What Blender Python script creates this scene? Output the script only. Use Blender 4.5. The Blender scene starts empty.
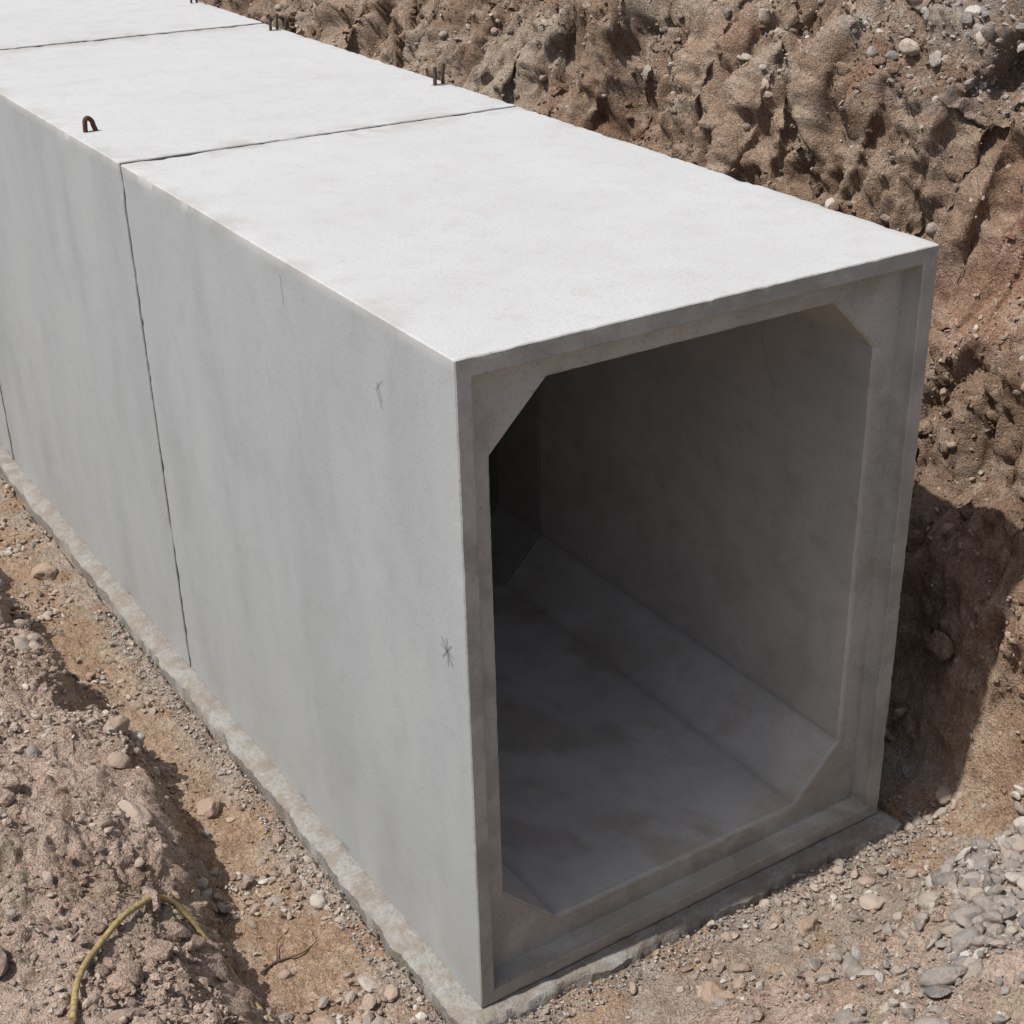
import bpy, bmesh, numpy as np, math
from mathutils import Vector
rng=np.random.default_rng(7)
S=bpy.context.scene
W,H,L1,L2=1.899,2.40,2.6645,2.8325
# ------------------------------------------------------------------ noise
def _h(ix,iy,iz,s):
    n=(ix.astype(np.int64)*374761393+iy.astype(np.int64)*668265263+iz.astype(np.int64)*1274126177+s*974711)&0xffffffff
    n=((n^(n>>13))*1274126177)&0xffffffff
    n=((n^(n>>16))*2246822519)&0xffffffff
    return (n^(n>>15))&0xffffffff
def _r(ix,iy,iz,s): return _h(ix,iy,iz,s)/4294967295.0
def pn(P,f,s=0):
    P=P*f+s*13.37
    i=np.floor(P).astype(np.int64);t=P-i;u=t*t*t*(t*(t*6-15)+10)
    out=0
    for a in (0,1):
        for b in (0,1):
            for c in (0,1):
                h=_h(i[:,0]+a,i[:,1]+b,i[:,2]+c,s)
                gx=((h&1023)/511.5-1);gy=(((h>>10)&1023)/511.5-1);gz=(((h>>20)&1023)/511.5-1)
                g=gx*(t[:,0]-a)+gy*(t[:,1]-b)+gz*(t[:,2]-c)
                w=(u[:,0] if a else 1-u[:,0])*(u[:,1] if b else 1-u[:,1])*(u[:,2] if c else 1-u[:,2])
                out=out+g*w
    return out*1.4
def fbm(P,f,o=4,g=.5,s=0):
    r=0;a=1
    for k in range(o): r=r+a*pn(P,f*2.03**k,s+k);a*=g
    return r
def billow(P,f,o=4,g=.55,s=0):
    r=0;a=1
    for k in range(o): r=r+a*(np.abs(pn(P,f*2.03**k,s+k))-.22);a*=g
    return r
def worley(P,f,s=0):
    P=P*f;i=np.floor(P).astype(np.int64);f1=np.full(len(P),9.);f2=f1.copy();cid=np.zeros(len(P))
    for a in(-1,0,1):
        for b in(-1,0,1):
            for c in(-1,0,1):
                x,y,z=i[:,0]+a,i[:,1]+b,i[:,2]+c
                d=np.sqrt((x+_r(x,y,z,s)-P[:,0])**2+(y+_r(x,y,z,s+1)-P[:,1])**2+(z+_r(x,y,z,s+2)-P[:,2])**2)
                m=d<f1;f2=np.where(m,f1,np.minimum(f2,d));cid=np.where(m,_r(x,y,z,s+3),cid);f1=np.where(m,d,f1)
    return f1,f2,cid
def ss(a,b,x):
    t=np.clip((x-a)/(b-a),0,1);return t*t*(3-2*t)
def cmix(f,a,b): return a+(np.array(b)-a)*np.clip(f,0,1)[:,None]
# ------------------------------------------------------------------ helpers
def link(o,parent=None):
    S.collection.objects.link(o)
    if parent: o.parent=parent
    return o
def mesh_np(name,V,F,mat=None,smooth=True,sharp=None,col=None):
    me=bpy.data.meshes.new(name);k=F.shape[1]
    me.vertices.add(len(V));me.vertices.foreach_set('co',V.astype(np.float32).ravel())
    me.loops.add(F.size);me.loops.foreach_set('vertex_index',F.astype(np.int32).ravel())
    me.polygons.add(len(F));me.polygons.foreach_set('loop_start',np.arange(0,F.size,k,dtype=np.int32))
    me.polygons.foreach_set('loop_total',np.full(len(F),k,dtype=np.int32))
    me.polygons.foreach_set('use_smooth',np.full(len(F),smooth))
    me.update(calc_edges=True)
    if col is not None:
        a=me.attributes.new('tint','FLOAT_COLOR','POINT');a.data.foreach_set('color',np.c_[col,np.ones(len(col))].astype(np.float32).ravel())
    if sharp: me.set_sharp_from_angle(angle=math.radians(sharp))
    if mat: me.materials.append(mat)
    return bpy.data.objects.new(name,me)
class NT:
    def __init__(s,name,rough=.9,spec=.25):
        s.m=bpy.data.materials.new(name);s.m.use_nodes=True;s.t=s.m.node_tree;s.n=s.t.nodes
        s.b=s.n['Principled BSDF'];s.b.inputs['Roughness'].default_value=rough;s.b.inputs['Specular IOR Level'].default_value=spec
        s.tc=s.n.new('ShaderNodeTexCoord').outputs['Object']
    def set(s,i,v):
        if isinstance(v,bpy.types.NodeSocket): s.t.links.new(v,i)
        elif v is not None:
            if hasattr(i.default_value,'__len__') and not hasattr(v,'__len__'): v=(v,)*len(i.default_value)
            if hasattr(v,'__len__') and len(v)==3 and len(i.default_value)==4: v=(*v,1)
            i.default_value=v
    def attr(s,nm='tint'):
        n=s.n.new('ShaderNodeAttribute');n.attribute_name=nm;return n.outputs['Color']
    def noise(s,scale,det=4,rough=.55,vec=None,dist=0):
        n=s.n.new('ShaderNodeTexNoise');s.set(n.inputs['Vector'],vec or s.tc);n.inputs['Scale'].default_value=scale;n.inputs['Detail'].default_value=det;n.inputs['Roughness'].default_value=rough;n.inputs['Distortion'].default_value=dist;return n.outputs[0]
    def vorn(s,scale):
        n=s.n.new('ShaderNodeTexVoronoi');s.set(n.inputs['Vector'],s.tc);n.inputs['Scale'].default_value=scale;return n.outputs
    def rng(s,v,a,b,c=0,d=1):
        n=s.n.new('ShaderNodeMapRange');n.interpolation_type='SMOOTHSTEP'
        for k,x in enumerate((v,a,b,c,d)): s.set(n.inputs[k],x)
        return n.outputs[0]
    def math(s,op,a,b=None):
        n=s.n.new('ShaderNodeMath');n.operation=op;s.set(n.inputs[0],a)
        if b is not None: s.set(n.inputs[1],b)
        return n.outputs[0]
    def mix(s,f,a,b,mode='MIX'):
        n=s.n.new('ShaderNodeMix');n.data_type='RGBA';n.blend_type=mode;s.set(n.inputs[0],f);s.set(n.inputs[6],a);s.set(n.inputs[7],b);return n.outputs[2]
    def ramp(s,f,stops):
        n=s.n.new('ShaderNodeValToRGB');e=n.color_ramp.elements
        while len(e)<len(stops): e.new(.5)
        for k,(p,c) in enumerate(stops): e[k].position=p;e[k].color=(*c,1)
        s.set(n.inputs[0],f);return n.outputs[0]
    def sep(s,v):
        n=s.n.new('ShaderNodeSeparateXYZ');s.set(n.inputs[0],v);return n.outputs
    def bump(s,h,dist,strength=1,prev=None):
        n=s.n.new('ShaderNodeBump');s.set(n.inputs['Height'],h);n.inputs['Distance'].default_value=dist;n.inputs['Strength'].default_value=strength
        if prev: s.set(n.inputs['Normal'],prev)
        return n.outputs[0]
    def done(s,col,nrm=None):
        s.set(s.b.inputs['Base Color'],col)
        if nrm: s.set(s.b.inputs['Normal'],nrm)
        return s.m
# ------------------------------------------------------------------ materials
def concrete(name,bs,mid,pit=.6,spk=.35):
    t=NT(name,.85,.3)
    c=t.attr()
    m=t.noise(7,4,.68,dist=.4)
    c=t.mix(t.rng(m,.46,.70,0,mid),c,t.mix(1,c,(.80,.785,.75),'MULTIPLY'))
    f=t.noise(75,3,.72)
    c=t.mix(t.rng(f,.50,.70,0,spk),c,t.mix(1,c,(.60,.59,.57),'MULTIPLY'))
    v=t.vorn(34);pm=t.rng(v['Distance'],.03,.11,1,0)
    pm=t.math('MULTIPLY',pm,t.rng(t.sep(v['Color'])[0],.70,.76))
    c=t.mix(t.math('MULTIPLY',pm,pit),c,(.15,.145,.135))
    return t.done(c,t.bump(f,.0022,bs))
M_side=concrete('concrete_side',.35,.24,.6,.32)
M_top=concrete('concrete_top',.6,.30,.5,.38)
M_end=concrete('concrete_end',.8,.7,.8,.5)
M_in=concrete('concrete_inside',.6,.6)
def bedding_mat():
    t=NT('bedding_concrete',.92,.2);m=t.noise(9,4,.7);f=t.noise(70,3,.75)
    c=t.mix(t.rng(m,.38,.62),(.30,.295,.275),(.24,.21,.175))
    c=t.mix(t.rng(f,.42,.66,0,.5),c,(.17,.155,.14))
    return t.done(c,t.bump(f,.008,1))
M_bed=bedding_mat()
def soil_mat():
    t=NT('soil',.97,.08)
    c=t.attr();A=t.noise(34,5,.76);v=t.vorn(105);g=t.sep(v['Color'])[0]
    c=t.mix(t.rng(A,.50,.70,0,.5),c,t.mix(1,c,(1.35,1.37,1.4),'MULTIPLY'))
    c=t.mix(t.rng(A,.48,.30,0,.55),c,t.mix(1,c,(.63,.58,.53),'MULTIPLY'))
    c=t.mix(t.rng(g,.65,1,0,.6),c,t.mix(1,c,(1.35,1.4,1.45),'MULTIPLY'))
    c=t.mix(t.rng(g,.3,.0,0,.55),c,t.mix(1,c,(.55,.51,.47),'MULTIPLY'))
    n=t.bump(A,.045,.8);n=t.bump(v['Distance'],.012,.6,n)
    return t.done(c,n)
M_soil=soil_mat()
def stone_mat(name,stops,dust):
    t=NT(name,.88,.2);g=t.n.new('ShaderNodeNewGeometry').outputs['Random Per Island']
    c=t.ramp(g,stops);A=t.noise(45,4,.72)
    c=t.mix(t.rng(A,.42,.62,0,dust),c,(.36,.275,.21))
    c=t.mix(t.rng(A,.40,.30,0,.4),c,(.12,.11,.10))
    return t.done(c,t.bump(A,.012,.9))
M_peb=stone_mat('pebble_stone',[(0,(.17,.125,.10)),(.2,(.30,.23,.18)),(.4,(.38,.315,.255)),(.55,(.24,.225,.205)),(.7,(.42,.36,.30)),(.84,(.30,.205,.15)),(.94,(.44,.41,.365)),(1,(.53,.50,.45))],.5)
M_grav=stone_mat('grey_stone',[(0,(.13,.125,.12)),(.2,(.24,.225,.21)),(.4,(.33,.30,.265)),(.55,(.19,.185,.18)),(.7,(.30,.255,.21)),(.85,(.39,.36,.325)),(1,(.48,.455,.42))],.5)
# ------------------------------------------------------------------ terrain
def axis(segs):
    out=[]
    for a,b,st in segs: out.append(np.arange(a,b,st))
    return np.concatenate(out+[[segs[-1][1]]])
xs=axis([(-80,-10,7),(-10,-3,.5),(-3,-1.7,.05),(-1.7,-.08,.009),(-.08,1.85,.03),(1.85,2.3,.012),(2.3,3.6,.008),(3.6,4.9,.012),(4.9,6.5,.05),(6.5,12,.5),(12,80,7)])
ys=axis([(-80,-10,7),(-10,-3,.5),(-3,-1.7,.05),(-1.7,3.2,.0115),(3.2,6,.017),(6,11,.03),(11,16,.15),(16,80,6)])
X,Y=np.meshgrid(xs,ys,indexing='xy');nx,ny=len(xs),len(ys)
x=X.ravel();y=Y.ravel();z0=np.zeros_like(x)
P2=np.stack([x,y,z0],1)
def f1y(f,o,g,s):
    q=np.stack([0*ys,ys,0*ys],1);return np.repeat(fbm(q,f,o,g,s),nx)
wob=f1y(.7,4,.6,3)
xw=np.where(x<.5, x+wob*.22, x+f1y(.5,5,.6,9)*.42*ss(2.2,2.8,x))
px=[-80,-8,-4.4,-3,-2,-1.3,-.9,-.72,-.58,-.15,2.12,2.28,2.44,2.66,2.90,3.08,3.36,3.8,4.6,5.4,7,80]
pz=[2.3,2.3,2.1,1.5,.86,.58,.44,.31,-.05,-.075,-.08,.0,.44,1.15,1.70,1.88,2.52,2.85,3.2,3.4,3.6,3.7]
sec=np.interp(xw,px,pz)
yo=y+.14*fbm(P2*[1,0,0],1.3,3,.5,5)+ss(.7,-.3,x)*.35
fr=np.interp(-yo,[.40,.5,.66,1.3,2.5,4.5,6,80],[-.08,.02,.29,.52,1.0,2.0,2.3,2.4])
k=.06;z=np.where(sec>fr,sec,fr)+k*np.exp(-np.abs(sec-fr)/k)*.4
z=np.maximum(z,np.interp(y,[13.5,16,22],[-.1,2.3,2.4]))
far=np.maximum(np.abs(x)-8,0)
Z=z.reshape(ny,nx)
def normals(Xg,Yg,Zg):
    P=np.stack([Xg,Yg,Zg],2)
    du=np.gradient(P,axis=1);dv=np.gradient(P,axis=0)
    n=np.cross(du,dv);return (n/np.linalg.norm(n,axis=2,keepdims=True)).reshape(-1,3)
N=normals(X,Y,Z);P=np.stack([x,y,z],1)
bank=ss(2.25,2.6,x)*ss(.05,.5,z)
heap=np.maximum(ss(-.45,-.7,x),ss(-.35,-.75,y))
under=((x>-.11)&(x<2.0)&(y>-.06))
flat=(1-bank)*(1-heap)
big=fbm(P*[1,1,.6],.9,4,.55,20)
rid=1-np.abs(fbm(P*[1,1.3,.6],1.6,4,.55,30))*2.4
Pw=P+np.stack([pn(P,3,41),pn(P,3,42),pn(P,3,43)],1)*.16+np.stack([pn(P,11,44),pn(P,11,45),pn(P,11,46)],1)*.035
f1,f2,cid=worley(Pw*[1,1,.8],3.2,50);blk=np.clip((f2-f1)*1.5,0,1)
h1,h2,cid3=worley(Pw,7.5,55);blk2=np.clip((h2-h1)*1.6,0,1)
g1,g2,cid2=worley(Pw,18,60);clod=np.clip((g2-g1)*1.7,0,1)
e1,e2,cid4=worley(P+np.stack([pn(P,30,47),pn(P,30,48),pn(P,30,49)],1)*.012,36,65);grit=np.clip((e2-e1)*1.8,0,1)
bil=billow(Pw,5,4,.58,70);fine=fbm(P,9,4,.62,75)
# digging marks running down the cut face
dig=fbm((P+np.stack([0*x,.25*z,0*x],1))*[.4,3.2,.45],1.3,4,.55,95)
mask=ss(-.05,.45,pn(P,.9,80))
mask2=ss(0,.4,pn(P,1.6,81)+.05)
mask3=ss(-.15,.25,pn(P,2.6,82)+.05)
d =bank*(.26*big+.09*rid-.05+.13*(blk*(.3+cid)-.35)*(.12+.88*mask)+.06*(blk2*(.3+cid3)-.35)*(.12+.88*mask2)+.028*(clod*(.2+cid2)-.4)*(.3+.7*mask3)+.013*(grit*(.1+cid4)-.4)+.045*bil+.035*fine+.11*dig)
d+=heap*(1-bank)*(.13*big+.09*(blk2*(.3+cid3)-.3)*mask2*(.3+.7*mask)+.024*(clod*(.2+cid2)-.3)*mask3+.008*(grit*(.1+cid4)-.4)*(.4+.6*mask2)+.05*bil*(.4+.6*mask2)+.022*fine)
d+=flat*(.015*big+.014*(clod*(.3+cid2)-.3)*mask+.007*(grit*(.1+cid4)-.4)+.018*fine)
d+=.006*fbm(P,40,2,.65,90)*(1-.4*flat)
sw=np.exp(-((y+.25*z-1.15)/.28)**2)*ss(1.5,1.8,z)*ss(2.6,2.3,z)*bank
d=d*(1-.85*sw)+sw*(-.12-.02*np.cos((y+.25*z)*2*np.pi/.11))
d=np.where(under,np.minimum(d,0)-.03,d)
d*=np.exp(-far*.2)*.9+.1
Pd=P+N*d[:,None]
near=(Pd[:,0]>-.10)&(Pd[:,0]<1.97)&(Pd[:,1]>-.045)
Pd[near,2]=np.minimum(Pd[near,2],-.07)
Pd[under,2]=np.minimum(Pd[under,2],-.09)
# soil colour zones
n1=fbm(P,.9,5,.6,500);n2=fbm(P,3.2,5,.65,510);n3=fbm(P*[1,1,.6],1.7,5,.6,520);n4=fbm(P,9,4,.65,530)
C=np.tile(np.array([.345,.245,.175]),(len(P),1))
C=cmix(ss(-.25,.35,n1)*.8,C,[.28,.192,.132])
C=cmix(ss(-.05,.45,n2)*.6,C,[.41,.315,.238])
C=cmix(ss(.08,.4,n3)*.7,C,[.26,.15,.098])
pale=np.maximum(ss(-.5,-.72,x),ss(-.45,-.7,y))
C=cmix(pale*.85,C,[.475,.365,.295]);C=cmix(pale*ss(.05,.5,n2)*.5,C,[.37,.255,.19])
C=cmix((1-pale)*flat*.6,C,[.44,.305,.205])
C=cmix(bank*ss(2.5,3.05,z+.5*n2)*ss(3.2,1.0,y+n1)*.85,C,[.30,.288,.265])
C=cmix(bank*ss(.08,.38,fbm(P*[1,1,.5],.8,5,.6,540))*ss(2.3,3.2,y)*.65,C,[.40,.345,.28])
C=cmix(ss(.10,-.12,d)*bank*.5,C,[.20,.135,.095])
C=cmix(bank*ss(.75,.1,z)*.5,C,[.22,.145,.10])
C=cmix(sw*.8,C,[.33,.19,.13])
dust=ss(-.34,-.14,x)*ss(.1,-.02,z)*ss(-.3,.2,n2+.1)
C=cmix(dust*.65,C,[.36,.33,.29])
C=cmix(ss(.1,.5,n4)*.4,C,[.46,.37,.29]);C=cmix(ss(-.1,-.5,n4)*.4,C,[.23,.155,.11])
gm=(1-bank)*ss(.30,.40,pn(P,1.3,550))*ss(0,.3,n4)
C=cmix(gm*.3,C,[.2,.2,.10])
idx=np.arange(nx*ny).reshape(ny,nx)
F=np.stack([idx[:-1,:-1],idx[:-1,1:],idx[1:,1:],idx[1:,:-1]],2).reshape(-1,4)
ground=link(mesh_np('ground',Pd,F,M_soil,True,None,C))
G=Pd.reshape(ny,nx,3);GN=normals(G[:,:,0],G[:,:,1],G[:,:,2])
def gz(px_,py_):
    i=np.clip(np.searchsorted(xs,px_),0,nx-1);j=np.clip(np.searchsorted(ys,py_),0,ny-1);return G[j,i,2]
# ------------------------------------------------------------------ stones
def ico(sub):
    bm=bmesh.new();bmesh.ops.create_icosphere(bm,subdivisions=sub,radius=1)
    V=np.array([v.co[:] for v in bm.verts]);Fa=np.array([[v.index for v in f.verts] for f in bm.faces]);bm.free();return V,Fa
_rc={}
def rockT(sub,ang,seed):
    if (sub,ang,seed) in _rc: return _rc[sub,ang,seed]
    r=np.random.default_rng(seed);V,Fa=ico(sub);V=V.copy()
    for k in range(9 if ang else 6):
        n=r.normal(size=3);n/=np.linalg.norm(n);h=r.uniform(.58,.85) if ang else r.uniform(.7,.92);dd=V@n
        V-=np.maximum(dd-h,0)[:,None]*n*(.95 if ang else .8)
    V*=(1+.14*pn(V+seed*3.1,1.5,seed)[:,None]*1.5+.04*pn(V+seed,4,seed)[:,None])
    _rc[sub,ang,seed]=(V,Fa);return V,Fa
def tilt(n,r,nr):
    yaw=r.uniform(0,6.283,n);R=np.zeros((n,3,3))
    up=nr+r.normal(size=(n,3))*.3;up/=np.linalg.norm(up,axis=1,keepdims=True)
    t=np.stack([np.cos(yaw),np.sin(yaw),np.zeros(n)],1);t-=up*(t*up).sum(1)[:,None];t/=np.linalg.norm(t,axis=1,keepdims=True)
    R[:,:,0]=t;R[:,:,1]=np.cross(up,t);R[:,:,2]=up;return R
cellA=np.outer(np.gradient(ys),np.gradient(xs)).ravel()
slopeA=cellA/np.clip(N[:,2],.25,1)
def scatter(jobs,name,mat,col=False):
    Vs=[];Fs=[];Cs=[];off=0
    for (w,n,s0,s1,sub,ang,sink) in jobs:
        p=w*slopeA;p=p/p.sum();ii=rng.choice(len(p),n,p=p)
        pos=Pd[ii]+rng.normal(size=(n,3))*.006;nr=GN[ii]
        sz=s0*(s1/s0)**(rng.random(n)**1.8)
        T=8
        for k in range(T):
            V,Fa=rockT(sub,ang,100+k+sub*10+int(ang)*50)
            m=np.arange(n)%T==k;nn=m.sum()
            if not nn: continue
            sc=np.stack([rng.uniform(.9,1.5,nn),rng.uniform(.7,1.05,nn),rng.uniform(.45,.85,nn)],1)*sz[m][:,None]*.5
            R=tilt(nn,rng,nr[m])
            A=np.einsum('nij,nvj->nvi',R,V[None]*sc[:,None,:])+(pos[m]+nr[m]*(sc[:,2:]*(1-2*sink)))[:,None,:]
            Vs.append(A.reshape(-1,3));Fs.append((Fa[None]+(np.arange(nn)*len(V))[:,None,None]+off).reshape(-1,3));off+=nn*len(V)
            if col: Cs.append(np.repeat(C[ii[m]]*rng.uniform(.75,1.25,(nn,1)),len(V),axis=0))
    return link(mesh_np(name,np.concatenate(Vs),np.concatenate(Fs),mat,True,35,np.concatenate(Cs) if col else None))
vis=((y>-1.7)&(y<11)&(x>-1.8)&(x<5)&~((x>-.10)&(x<2.0)&(y>-.05))).astype(float)
floorW=vis*((x<-.11)&(x>-.62)&(y>-.6)|((y<-.05)&(y>-.6)&(x<2.6)&(x>-.6))|((x>2.0)&(x<2.35)))
clump=np.clip(pn(P,2.3,200)*1.6+.12,0.02,1)
heapL=vis*(x<-.55)*(y<5);heapF=vis*(y<-.5)*(x<3.2)
gp=vis*ss(2.45,2.75,z)*ss(3.2,1.5,y)*(x>3)
scatter([(vis*bank*clump,9000,.008,.035,1,True,.35),(vis*bank*clump,700,.03,.09,2,False,.45),(gp,70,.08,.16,3,False,.35),(vis*bank*ss(1.6,2.4,z),30,.08,.14,3,False,.45),
 (floorW*clump,9000,.007,.028,1,True,.3),(floorW*clump,2600,.02,.06,2,True,.3),(floorW*clump*(x>-.5),110,.05,.10,3,False,.35),
 (heapL*clump,6500,.006,.028,1,True,.35),(heapL*clump,600,.02,.06,2,True,.35),(heapL*clump,40,.06,.12,3,False,.4),
 (heapF*(clump+.1),3500,.006,.03,1,True,.3)],'pebbles',M_peb)
gF=vis*np.exp(-((x-1.75)/.65)**2-((y+1.0)/.5)**2)*(y<-.46)*(clump+.2)
edge=vis*((np.abs(x+.14)<.06)&(y<3.5)&(y>-.1)|((y<-.03)&(y>-.18)&(x<2.1)&(x>-.2)))
scatter([(gF,5500,.008,.035,1,True,.3),(gF,1100,.03,.08,2,True,.25),(gF,120,.06,.12,3,False,.3),(gp,7000,.010,.04,1,True,.25),(gp,1300,.04,.09,2,True,.3),
 (edge,5500,.005,.022,1,True,.25)],'gravel',M_grav)
cl=np.clip(pn(P,1.8,210)*1.6+.2,.03,1)
scatter([(vis*bank*cl,15000,.010,.05,1,True,.35),(vis*bank*cl,500,.05,.13,3,True,.45),
 (heapL*cl,5500,.010,.045,1,True,.35),(heapL*cl,150,.05,.12,3,True,.45),(floorW*cl,2200,.012,.04,1,True,.35),(heapF*cl,2500,.012,.05,1,True,.35)],'soil_clods',M_soil,True)
def rock(xx,yy,s,seed,ang=True,flatz=.7,mat=M_peb):
    V,Fa=rockT(4,ang,seed);V=V*np.array([1.2,.9,flatz])*s*.5
    V=V*(1+.06*fbm(V/s*2,2.5,4,.6,seed)[:,None])
    a=seed*1.3;R=np.array([[math.cos(a),-math.sin(a),0],[math.sin(a),math.cos(a),0],[0,0,1]])
    o=mesh_np('rock',V@R.T,Fa,mat,True,40);o.location=(xx,yy,gz(xx,yy)+s*flatz*.12);link(o)
for a in [(-.34,1.62,.11,3,False,.6),(-.28,4.05,.15,4,True,.75),(-.42,2.12,.10,6,False,.5),(3.72,2.3,.17,8,False,.7),(3.85,2.0,.13,9,False,.7),(-.75,1.2,.16,11,True,.6),(.75,-.36,.13,13,True,.6),(1.25,-.3,.1,15,True,.6),(2.25,-.55,.30,17,True,.35)]:
    rock(*a)
# ------------------------------------------------------------------ culvert segments
d_rec=.09
rx0,rx1,rz0,rz1=.055,W-.068,.055,H-.06
ox0,ox1,oz0,oz1=.160,1.727,.158,2.238
ct,cb=.205,.215
def lerp(a,b,n): return [tuple(a[i]+(b[i]-a[i])*k/n for i in range(2)) for k in range(n)]
def ring(keys):
    out=[]
    cnt=[56,9,1,9,66,9,1,9,56,9,1,9,66,9,1,9]
    for i in range(16): out+=lerp(keys[i],keys[(i+1)%16],cnt[i])
    return out
def rectkeys(x0,x1,z0_,z1,b):
    a=ox0+cb;c=ox1-cb;e=oz0+cb;f=oz1-ct;g=ox1-ct;h=ox0+ct
    return [(a,z0_),(c,z0_),(x1-b,z0_),(x1,z0_+b),(x1,e),(x1,f),(x1,z1-b),(x1-b,z1),(g,z1),(h,z1),(x0+b,z1),(x0,z1-b),(x0,f),(x0,e),(x0,z0_+b),(x0+b,z0_)]
def octkeys(g=0):
    a=ox0+cb;c=ox1-cb;e=oz0+cb;f=oz1-ct;q=ox1-ct;h=ox0+ct
    def m(p,r,t): return (p[0]+(r[0]-p[0])*t,p[1]+(r[1]-p[1])*t)
    A=(a,oz0-g);B=(c,oz0-g);C_=(ox1+g,e);D=(ox1+g,f);E=(q,oz1+g);Fk=(h,oz1+g);Gk=(ox0-g,f);Hk=(ox0-g,e)
    return [A,B,m(B,C_,.47),m(B,C_,.53),C_,D,m(D,E,.47),m(D,E,.53),E,Fk,m(Fk,Gk,.47),m(Fk,Gk,.53),Gk,Hk,m(Hk,A,.47),m(Hk,A,.53)]
def culvert(y0,L,seed,dx=0,dz=0):
    nL=int(L/.03);bv=.004
    ro=np.array(ring(rectkeys(0,W,0,H,bv)));rob=np.array(ring(rectkeys(bv,W-bv,bv,H-bv,bv*.5)))
    ri=np.array(ring(rectkeys(rx0,rx1,rz0,rz1,.004)));rib=np.array(ring(rectkeys(rx0-.004,rx1+.004,rz0-.004,rz1+.004,.004)))
    oc=np.array(ring(octkeys()));ocb=np.array(ring(octkeys(.012)));og=np.array(ring(octkeys(.03)))
    st=[]
    for k in range(nL+1):
        yy=L-(L-bv)*k/nL; st.append((ro,yy,1 if k in(0,nL) else 0,0))
    st.append((rob,0,1,2));st.append(((rob*.5+rib*.5),0,0,2));st.append((rib,0,1,2));st.append((ri,.004,1,2))
    st.append((ri,d_rec*.5,0,2));st.append((ri,d_rec,0,2))
    for k in range(1,8): st.append((ri+(ocb-ri)*k/7,d_rec,1 if k==7 else 0,2))
    st.append((oc,d_rec+.012,1,3))
    y1=L-.40
    for k in range(1,51): st.append((oc,d_rec+.012+(y1-d_rec-.012)*k/50,0,3))
    st.append((og,y1+.001,0,3));st.append((og,y1+.017,0,3));st.append((oc,y1+.018,0,3))
    for k in range(1,7): st.append((oc,y1+.018+(L-y1-.018)*k/6,0,3))
    n=len(ro);Vv=[];E=[]
    for rg,yy,ef,mt in st:
        Vv.append(np.stack([rg[:,0],np.full(n,yy),rg[:,1]],1));E.append(np.full(n,ef,float))
    Vv=np.concatenate(Vv);E=np.concatenate(E)
    cx_=np.minimum(Vv[:,0],W-Vv[:,0]);cz_=np.minimum(Vv[:,2],H-Vv[:,2])
    E=np.maximum(E,((cx_<.008)&(cz_<.008)).astype(float))
    Q=Vv+[0,y0,0];V0=Vv.copy()
    ch=np.clip(pn(Q,9,seed)-.30,0,1)*.022+np.clip(pn(Q,24,seed+2)-.2,0,1)*.013+np.clip(pn(Q,60,seed+4),0,1)*.005
    cen=np.array([W/2,L/2,H/2]);dirv=np.sign(cen-Vv)*np.stack([(cx_<.1)*1.,np.full(len(Vv),.8)*(np.minimum(Vv[:,1],L-Vv[:,1])<.12),(cz_<.1)*1.],1)
    Vv=Vv+dirv*(ch*E)[:,None]*.6
    Vv+= np.stack([pn(Q,1.4,seed+7),np.zeros(len(Q)),pn(Q,1.4,seed+8)],1)*.002*np.minimum(1,np.minimum(V0[:,1:2],L-V0[:,1:2])*4+.1)
    Vv+=[dx,y0,dz]
    sid=np.concatenate([np.full(n,s[3]) for s in st])
    a=fbm(Q,.8,5,.6,seed+11);b=fbm(Q*[2.4,2.4,.6],1.2,5,.6,seed+20);c=fbm(Q,3.5,5,.65,seed+30);e=fbm(Q,6,4,.65,seed+40)
    T=np.tile(np.array([.342,.362,.365]),(len(Q),1))
    T=cmix(ss(-.1,.5,a)*.5,T,[.30,.318,.32]);T=cmix(ss(.05,.6,b)*.4,T,[.29,.305,.305]);T=cmix(ss(0,-.5,b)*.4,T,[.39,.405,.405])
    T=cmix(ss(.5,0,Q[:,2])*ss(-.3,.3,c)*.35,T,[.33,.31,.27])
    T=cmix(ss(.08,0,H-Q[:,2])*ss(0,.4,e)*.3,T,[.25,.245,.23])
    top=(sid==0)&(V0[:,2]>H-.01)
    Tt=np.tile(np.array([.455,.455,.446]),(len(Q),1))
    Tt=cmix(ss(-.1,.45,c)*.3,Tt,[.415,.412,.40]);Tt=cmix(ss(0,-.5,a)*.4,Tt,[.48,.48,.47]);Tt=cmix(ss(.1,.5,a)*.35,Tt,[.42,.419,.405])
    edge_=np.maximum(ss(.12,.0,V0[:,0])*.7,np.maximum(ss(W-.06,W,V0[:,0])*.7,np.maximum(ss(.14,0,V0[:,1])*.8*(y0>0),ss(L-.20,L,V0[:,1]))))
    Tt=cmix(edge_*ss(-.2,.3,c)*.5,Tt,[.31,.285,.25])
    Te=np.tile(np.array([.47,.462,.42]),(len(Q),1))
    Te=cmix(ss(-.15,.35,c)*.65,Te,[.35,.34,.30]);Te=cmix(ss(.0,.4,b)*.5,Te,[.38,.372,.335])
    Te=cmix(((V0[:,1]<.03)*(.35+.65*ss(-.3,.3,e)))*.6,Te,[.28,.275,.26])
    Te=cmix(ss(.7,.05,Q[:,2])*.45*ss(-.3,.2,c),Te,[.36,.32,.26])
    Ti=np.tile(np.array([.56,.548,.50]),(len(Q),1))
    Ti=cmix(ss(-.2,.4,c)*.5,Ti,[.46,.448,.40]);Ti=cmix(ss(0,.5,b)*.5,Ti,[.47,.457,.415])
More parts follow.
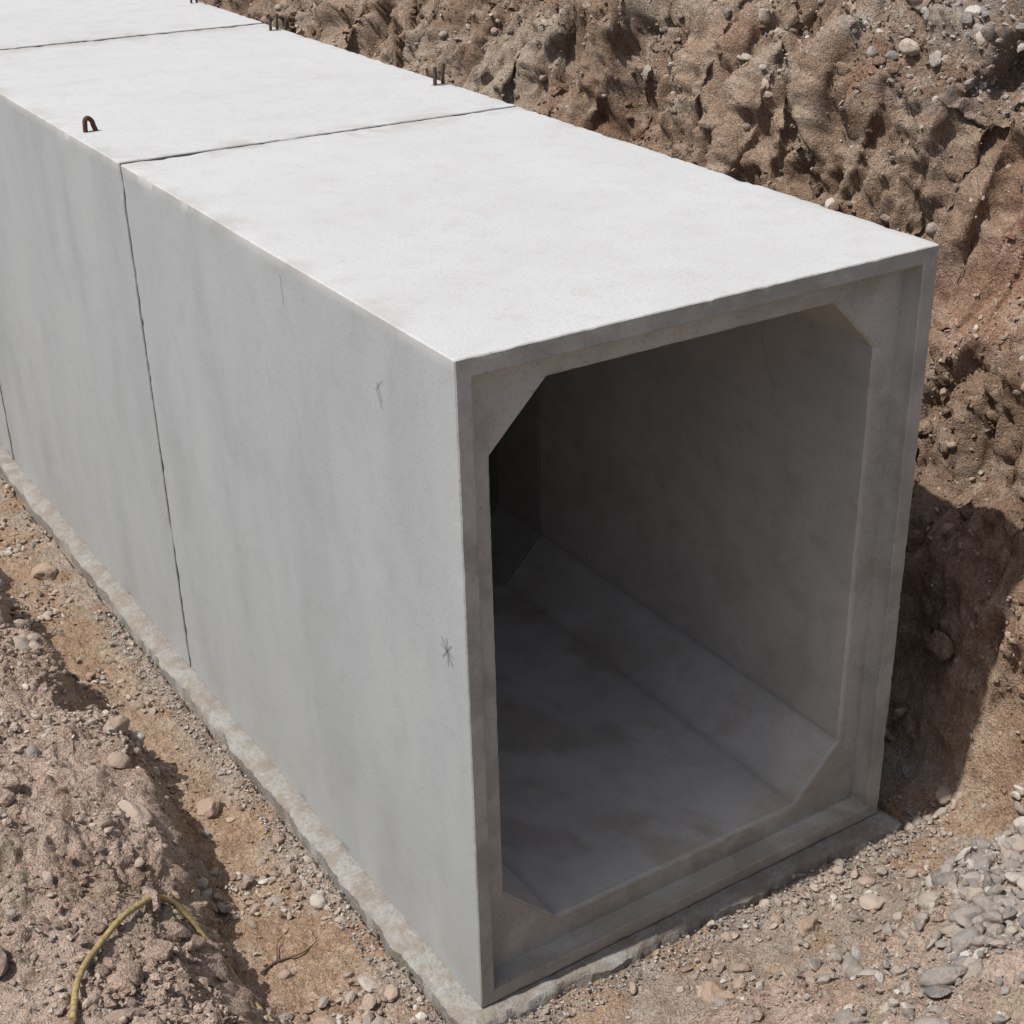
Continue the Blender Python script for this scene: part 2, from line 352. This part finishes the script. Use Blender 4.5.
    def dl(px_,pz_): return np.abs(V0[:,0]-px_)+np.abs(V0[:,2]-pz_)
    haunch_edge=np.minimum(np.minimum(dl(ox0+cb,oz0),dl(ox1-cb,oz0)),np.minimum(dl(ox0,oz0+cb),dl(ox1,oz0+cb)))
    Ti=cmix(ss(.035,.0,haunch_edge)*.4,Ti,[.28,.265,.235])  # dark lines painted along lower haunch edges, shading put into the tint
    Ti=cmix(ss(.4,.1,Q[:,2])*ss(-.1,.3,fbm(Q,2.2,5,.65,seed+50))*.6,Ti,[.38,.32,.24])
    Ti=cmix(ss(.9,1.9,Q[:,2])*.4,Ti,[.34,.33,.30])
    Ti=cmix((V0[:,1]>y1)*.6 if y0==0 else np.ones(len(Q))*.5,Ti,[.25,.24,.22])  # deeper tunnel tinted darker: its shade is painted into the concrete colour
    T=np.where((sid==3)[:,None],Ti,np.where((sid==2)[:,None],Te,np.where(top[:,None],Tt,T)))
    m=len(st);I=np.arange(n*m).reshape(m,n);J=np.roll(I,-1,axis=1)
    F=np.stack([I[:-1],J[:-1],J[1:],I[1:]],2)
    mi=np.zeros((m-1,n),int);Cz=V0[F][...,2].mean(2)
    for s in range(m-1):
        tm=st[s+1][3];mi[s]=tm
        if tm==0: mi[s]=np.where(Cz[s]>H-.003,1,0)
    Fb=np.stack([I[-1],J[-1],J[0],I[0]],1)
    F=np.concatenate([F.reshape(-1,4),Fb]);mi=np.concatenate([mi.ravel(),np.full(n,2)])
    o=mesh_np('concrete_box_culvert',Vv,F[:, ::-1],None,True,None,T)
    for q in (M_side,M_top,M_end,M_in): o.data.materials.append(q)
    o.data.polygons.foreach_set('material_index',mi.astype(np.int32))
    bm=bmesh.new();bm.from_mesh(o.data);bmesh.ops.recalc_face_normals(bm,faces=bm.faces);bm.to_mesh(o.data);bm.free()
    o.data.set_sharp_from_angle(angle=math.radians(28))
    return link(o)
def tube_mat(name,a,b,rough=.8,met=0):
    t=NT(name,rough,.3);t.b.inputs['Metallic'].default_value=met;f=t.noise(60,4,.7)
    return t.done(t.mix(t.rng(f,.35,.65),a,b),t.bump(f,.002,.6))
M_seal=tube_mat('joint_mortar',(.05,.045,.04),(.09,.08,.07),.95)
M_seal2=tube_mat('joint_grout',(.30,.29,.26),(.22,.21,.19),.95)
yy=0;g=.019;segs=[]
for k in range(5):
    L=L1 if k==0 else L2
    segs.append(culvert(yy,L-g,300+k*20,[0,-.002,-.006,-.008,0][k],[0,.003,.008,.010,.002][k]));yy+=L
yy=0
for k in range(4):
    yy+=L1 if k==0 else L2
    n=np.array(ring(rectkeys(.06,W-.06,.06,H-.14,.01)));o8=np.array(ring(octkeys(.004)))
    nn=len(n);V=np.concatenate([np.stack([r[:,0],np.full(nn,q),r[:,1]],1) for r,q in((n,yy-.03),(n,yy+.10),(o8,yy+.10),(o8,yy-.03))])
    I=np.arange(nn*4).reshape(4,nn);J=np.roll(I,-1,1);F=np.concatenate([np.stack([I[a],J[a],J[b],I[b]],1) for a,b in((0,1),(1,2),(2,3),(3,0))])
    o=mesh_np('joint_seal',V,F,M_seal,False);o.data.materials.append(M_seal2)
    o.data.polygons.foreach_set('material_index',np.repeat([0,1,1,1],nn).astype(np.int32));link(o,segs[k])
# ------------------------------------------------------------------ bedding slab
def bedding():
    by=np.concatenate([np.arange(0,3,.015),np.arange(3,14.4,.06)])
    a=np.stack([np.zeros(len(by)),by,by*0],1)
    lx=-.088-.022*fbm(a,3,5,.65,400);rxx=W+.05+.03*fbm(a,3,4,.6,410)
    fx=np.linspace(0,1,140);b=np.stack([fx*2,fx*0,fx*0],1);fy=-.06-.03*fbm(b,3,5,.65,420)
    loop=[(lx[0]+(rxx[0]-lx[0])*t,f) for t,f in zip(fx,fy)]
    loop+=[(r,q) for r,q in zip(rxx[1:],by[1:])]
    loop+=[(l,q) for l,q in zip(lx[1:][::-1],by[1:][::-1])]
    bm=bmesh.new();c=np.array(loop)
    inn=c.copy();inn[:,0]=np.clip(c[:,0],.05,W-.05);inn[:,1]=np.clip(c[:,1],.05,14.3)
    rings=[]
    for t,zz in((0,-.16),(0.,-.024),(.12,-.008),(.3,-.004),(.5,-.003),(1,-.003)):
        r=c+(inn-c)*t;q=np.stack([r[:,0],r[:,1],r[:,0]*0+zz],1);jit=(fbm(q,14,4,.65,430)*.012-.002)*(1-t)
        rings.append([bm.verts.new((p[0],p[1],zz+min(j,.002))) for p,j in zip(r,jit)])
    for A,B in zip(rings,rings[1:]):
        for i in range(len(A)): 
            try: bm.faces.new((A[i],A[(i+1)%len(A)],B[(i+1)%len(A)],B[i]))
            except ValueError: pass
    bmesh.ops.recalc_face_normals(bm,faces=bm.faces)
    me=bpy.data.meshes.new('concrete_bedding');bm.to_mesh(me);bm.free();me.materials.append(M_bed)
    for p in me.polygons: p.use_smooth=True
    me.set_sharp_from_angle(angle=math.radians(40))
    link(bpy.data.objects.new('concrete_bedding',me))
bedding()
# ------------------------------------------------------------------ lifting loops, hose, twig, scribbles
M_rust=tube_mat('rusty_steel',(.13,.055,.03),(.07,.04,.03),.8,.3)
M_steel=tube_mat('weathered_steel',(.12,.085,.065),(.07,.055,.045),.75,.3)
def tube(name,pts,r,mat,parent=None,res=8,radii=None):
    cu=bpy.data.curves.new(name,'CURVE');cu.dimensions='3D';cu.bevel_depth=r;cu.bevel_resolution=3;cu.resolution_u=res;cu.use_fill_caps=True
    sp=cu.splines.new('BEZIER');sp.bezier_points.add(len(pts)-1)
    for i,(b,p) in enumerate(zip(sp.bezier_points,pts)):
        b.co=p;b.handle_left_type=b.handle_right_type='AUTO';b.radius=radii[i] if radii else 1
    ob=bpy.data.objects.new(name,cu)
    S.collection.objects.link(ob);bpy.context.view_layer.update()
    me=bpy.data.meshes.new_from_object(ob.evaluated_get(bpy.context.evaluated_depsgraph_get()));bpy.data.objects.remove(ob)
    me.name=name;me.materials.clear();me.materials.append(mat)
    for p in me.polygons: p.use_smooth=True
    return link(bpy.data.objects.new(name,me),parent)
def loop(x_,y_,kind,mat,sc=1):
    e=bpy.data.objects.new('lifting_loop',None);e.location=(x_,y_,H);e.scale=(sc,)*3;link(e)
    if kind=='hook':
        tube('bar',[(-.03,0,-.02),(-.030,0,.035),(-.014,.004,.082),(.012,.006,.07),(.024,.004,.03),(.040,0,-.02)],.015,mat,e)
    else:
        tube('bar_1',[(-.022,0,-.02),(-.022,0,.03),(-.019,.003,.078)],.0085,mat,e)
        tube('bar_2',[(.022,.01,-.02),(.022,.01,.035),(.026,.008,.088)],.0085,mat,e)
        if kind=='three': tube('bar_3',[(.06,-.02,-.02),(.06,-.02,.02),(.064,-.024,.055)],.008,mat,e)
    V,Fa=ico(3);V=V*[.045,.035,.003];V[:,2]+=.001;V*=1+.2*pn(V*40,1,7)[:,None]
    link(mesh_np('mortar_patch',V,Fa,M_bed,True),e)
loop(.09,3.27,'hook',M_rust,.72);loop(1.84,3.28,'pair',M_steel,1.15);loop(1.84,5.22,'three',M_steel,1.05);loop(1.84,6.45,'pair',M_steel,.9);loop(.10,5.3,'hook',M_rust,.62)
M_hose=tube_mat('dry_yellow_plastic',(.38,.29,.12),(.22,.16,.08),.7)
pts=[(-1.30,.10),(-1.22,.30),(-1.12,.44),(-.95,.60),(-.82,.68),(-.73,.60),(-.66,.42),(-.62,.22)]
def gmax(a,b): return max(gz(a+i*.03,b+j*.03) for i in(-1,0,1) for j in(-1,0,1))
tube('hose',[(a,b,gmax(a,b)+.014) for i,(a,b) in enumerate(pts)],.0105,M_hose)
M_twig=tube_mat('dry_wood',(.12,.08,.05),(.07,.05,.035),.9)
tw=bpy.data.objects.new('dry_twig',None);link(tw)
pts=[(-.55,.62),(-.47,.66),(-.38,.64),(-.30,.68)]
tube('stem',[(a,b,gz(a,b)+.012) for a,b in pts],.004,M_twig,tw,radii=[1.3,1.1,.8,.4])
tube('side_shoot',[(-.47,.66,gz(-.47,.66)+.012),(-.44,.72,gz(-.44,.72)+.02),(-.40,.76,gz(-.40,.76)+.012)],.003,M_twig,tw,radii=[1,.8,.4])
M_mark=tube_mat('graphite_mark',(.13,.125,.12),(.2,.19,.18),.9)
def mark(pts,w=.003):
    bm=bmesh.new()
    for (a,b) in pts:
        a=np.array(a);b=np.array(b);dv=b-a;nv=np.array([-dv[1],dv[0]]);nv=nv/np.linalg.norm(nv)*w/2
        bm.faces.new([bm.verts.new((-.0032,q[0],q[1])) for q in (a-nv,b-nv,b+nv*.4,a+nv*.4)])
    me=bpy.data.meshes.new('scribble_mark');bm.to_mesh(me);bm.free();me.materials.append(M_mark);link(bpy.data.objects.new('scribble_mark',me),segs[0])
def mk(cy,cz,s): mark([((cy-.8*s,cz-.9*s),(cy+.7*s,cz+s)),((cy+.7*s,cz-.8*s),(cy-.7*s,cz+.8*s)),((cy-.9*s,cz-.1*s),(cy+.9*s,cz+.25*s)),((cy,cz+1.2*s),(cy-.1*s,cz-1.2*s))],.004)
mk(.12,1.40,.042)
mark([((.45,2.12),(.48,2.18)),((.455,2.10),(.48,2.15)),((.49,2.15),(.45,2.19))],.003)
mark([((1.13,2.24),(1.14,2.34))],.003)
# ------------------------------------------------------------------ light, sky, camera
el,az=math.radians(61),math.radians(-86)
sd=Vector((math.sin(az)*math.cos(el),math.cos(az)*math.cos(el),math.sin(el)))
sl=bpy.data.lights.new('sun','SUN');sl.energy=4.6;sl.angle=math.radians(.53);sl.color=(1,.97,.93)
so=bpy.data.objects.new('sun',sl);so.rotation_euler=sd.to_track_quat('Z','Y').to_euler();so.location=(-5,2,9);link(so)
w=bpy.data.worlds.new('World');S.world=w;w.use_nodes=True
nt=w.node_tree;sk=nt.nodes.new('ShaderNodeTexSky');sk.sky_type='NISHITA';sk.sun_disc=False;sk.sun_elevation=el;sk.sun_rotation=az%(2*math.pi);sk.dust_density=3;sk.ozone_density=.6
bg=nt.nodes['Background'];bg.inputs[1].default_value=.108;nt.links.new(sk.outputs[0],bg.inputs[0])
cd=bpy.data.cameras.new('camera');cam=bpy.data.objects.new('camera',cd);link(cam)
cam.location=(-1.9278,-3.4048,3.9094);cam.rotation_euler=(1.0958,.0003,-.6068)
cd.sensor_width=36;cd.lens=36*1514.5/1024;cd.shift_x=-.0709;cd.shift_y=.0085;cd.clip_end=400;cd.clip_start=.05
S.camera=cam
S.view_settings.view_transform='Standard';S.view_settings.look='None';S.view_settings.exposure=0
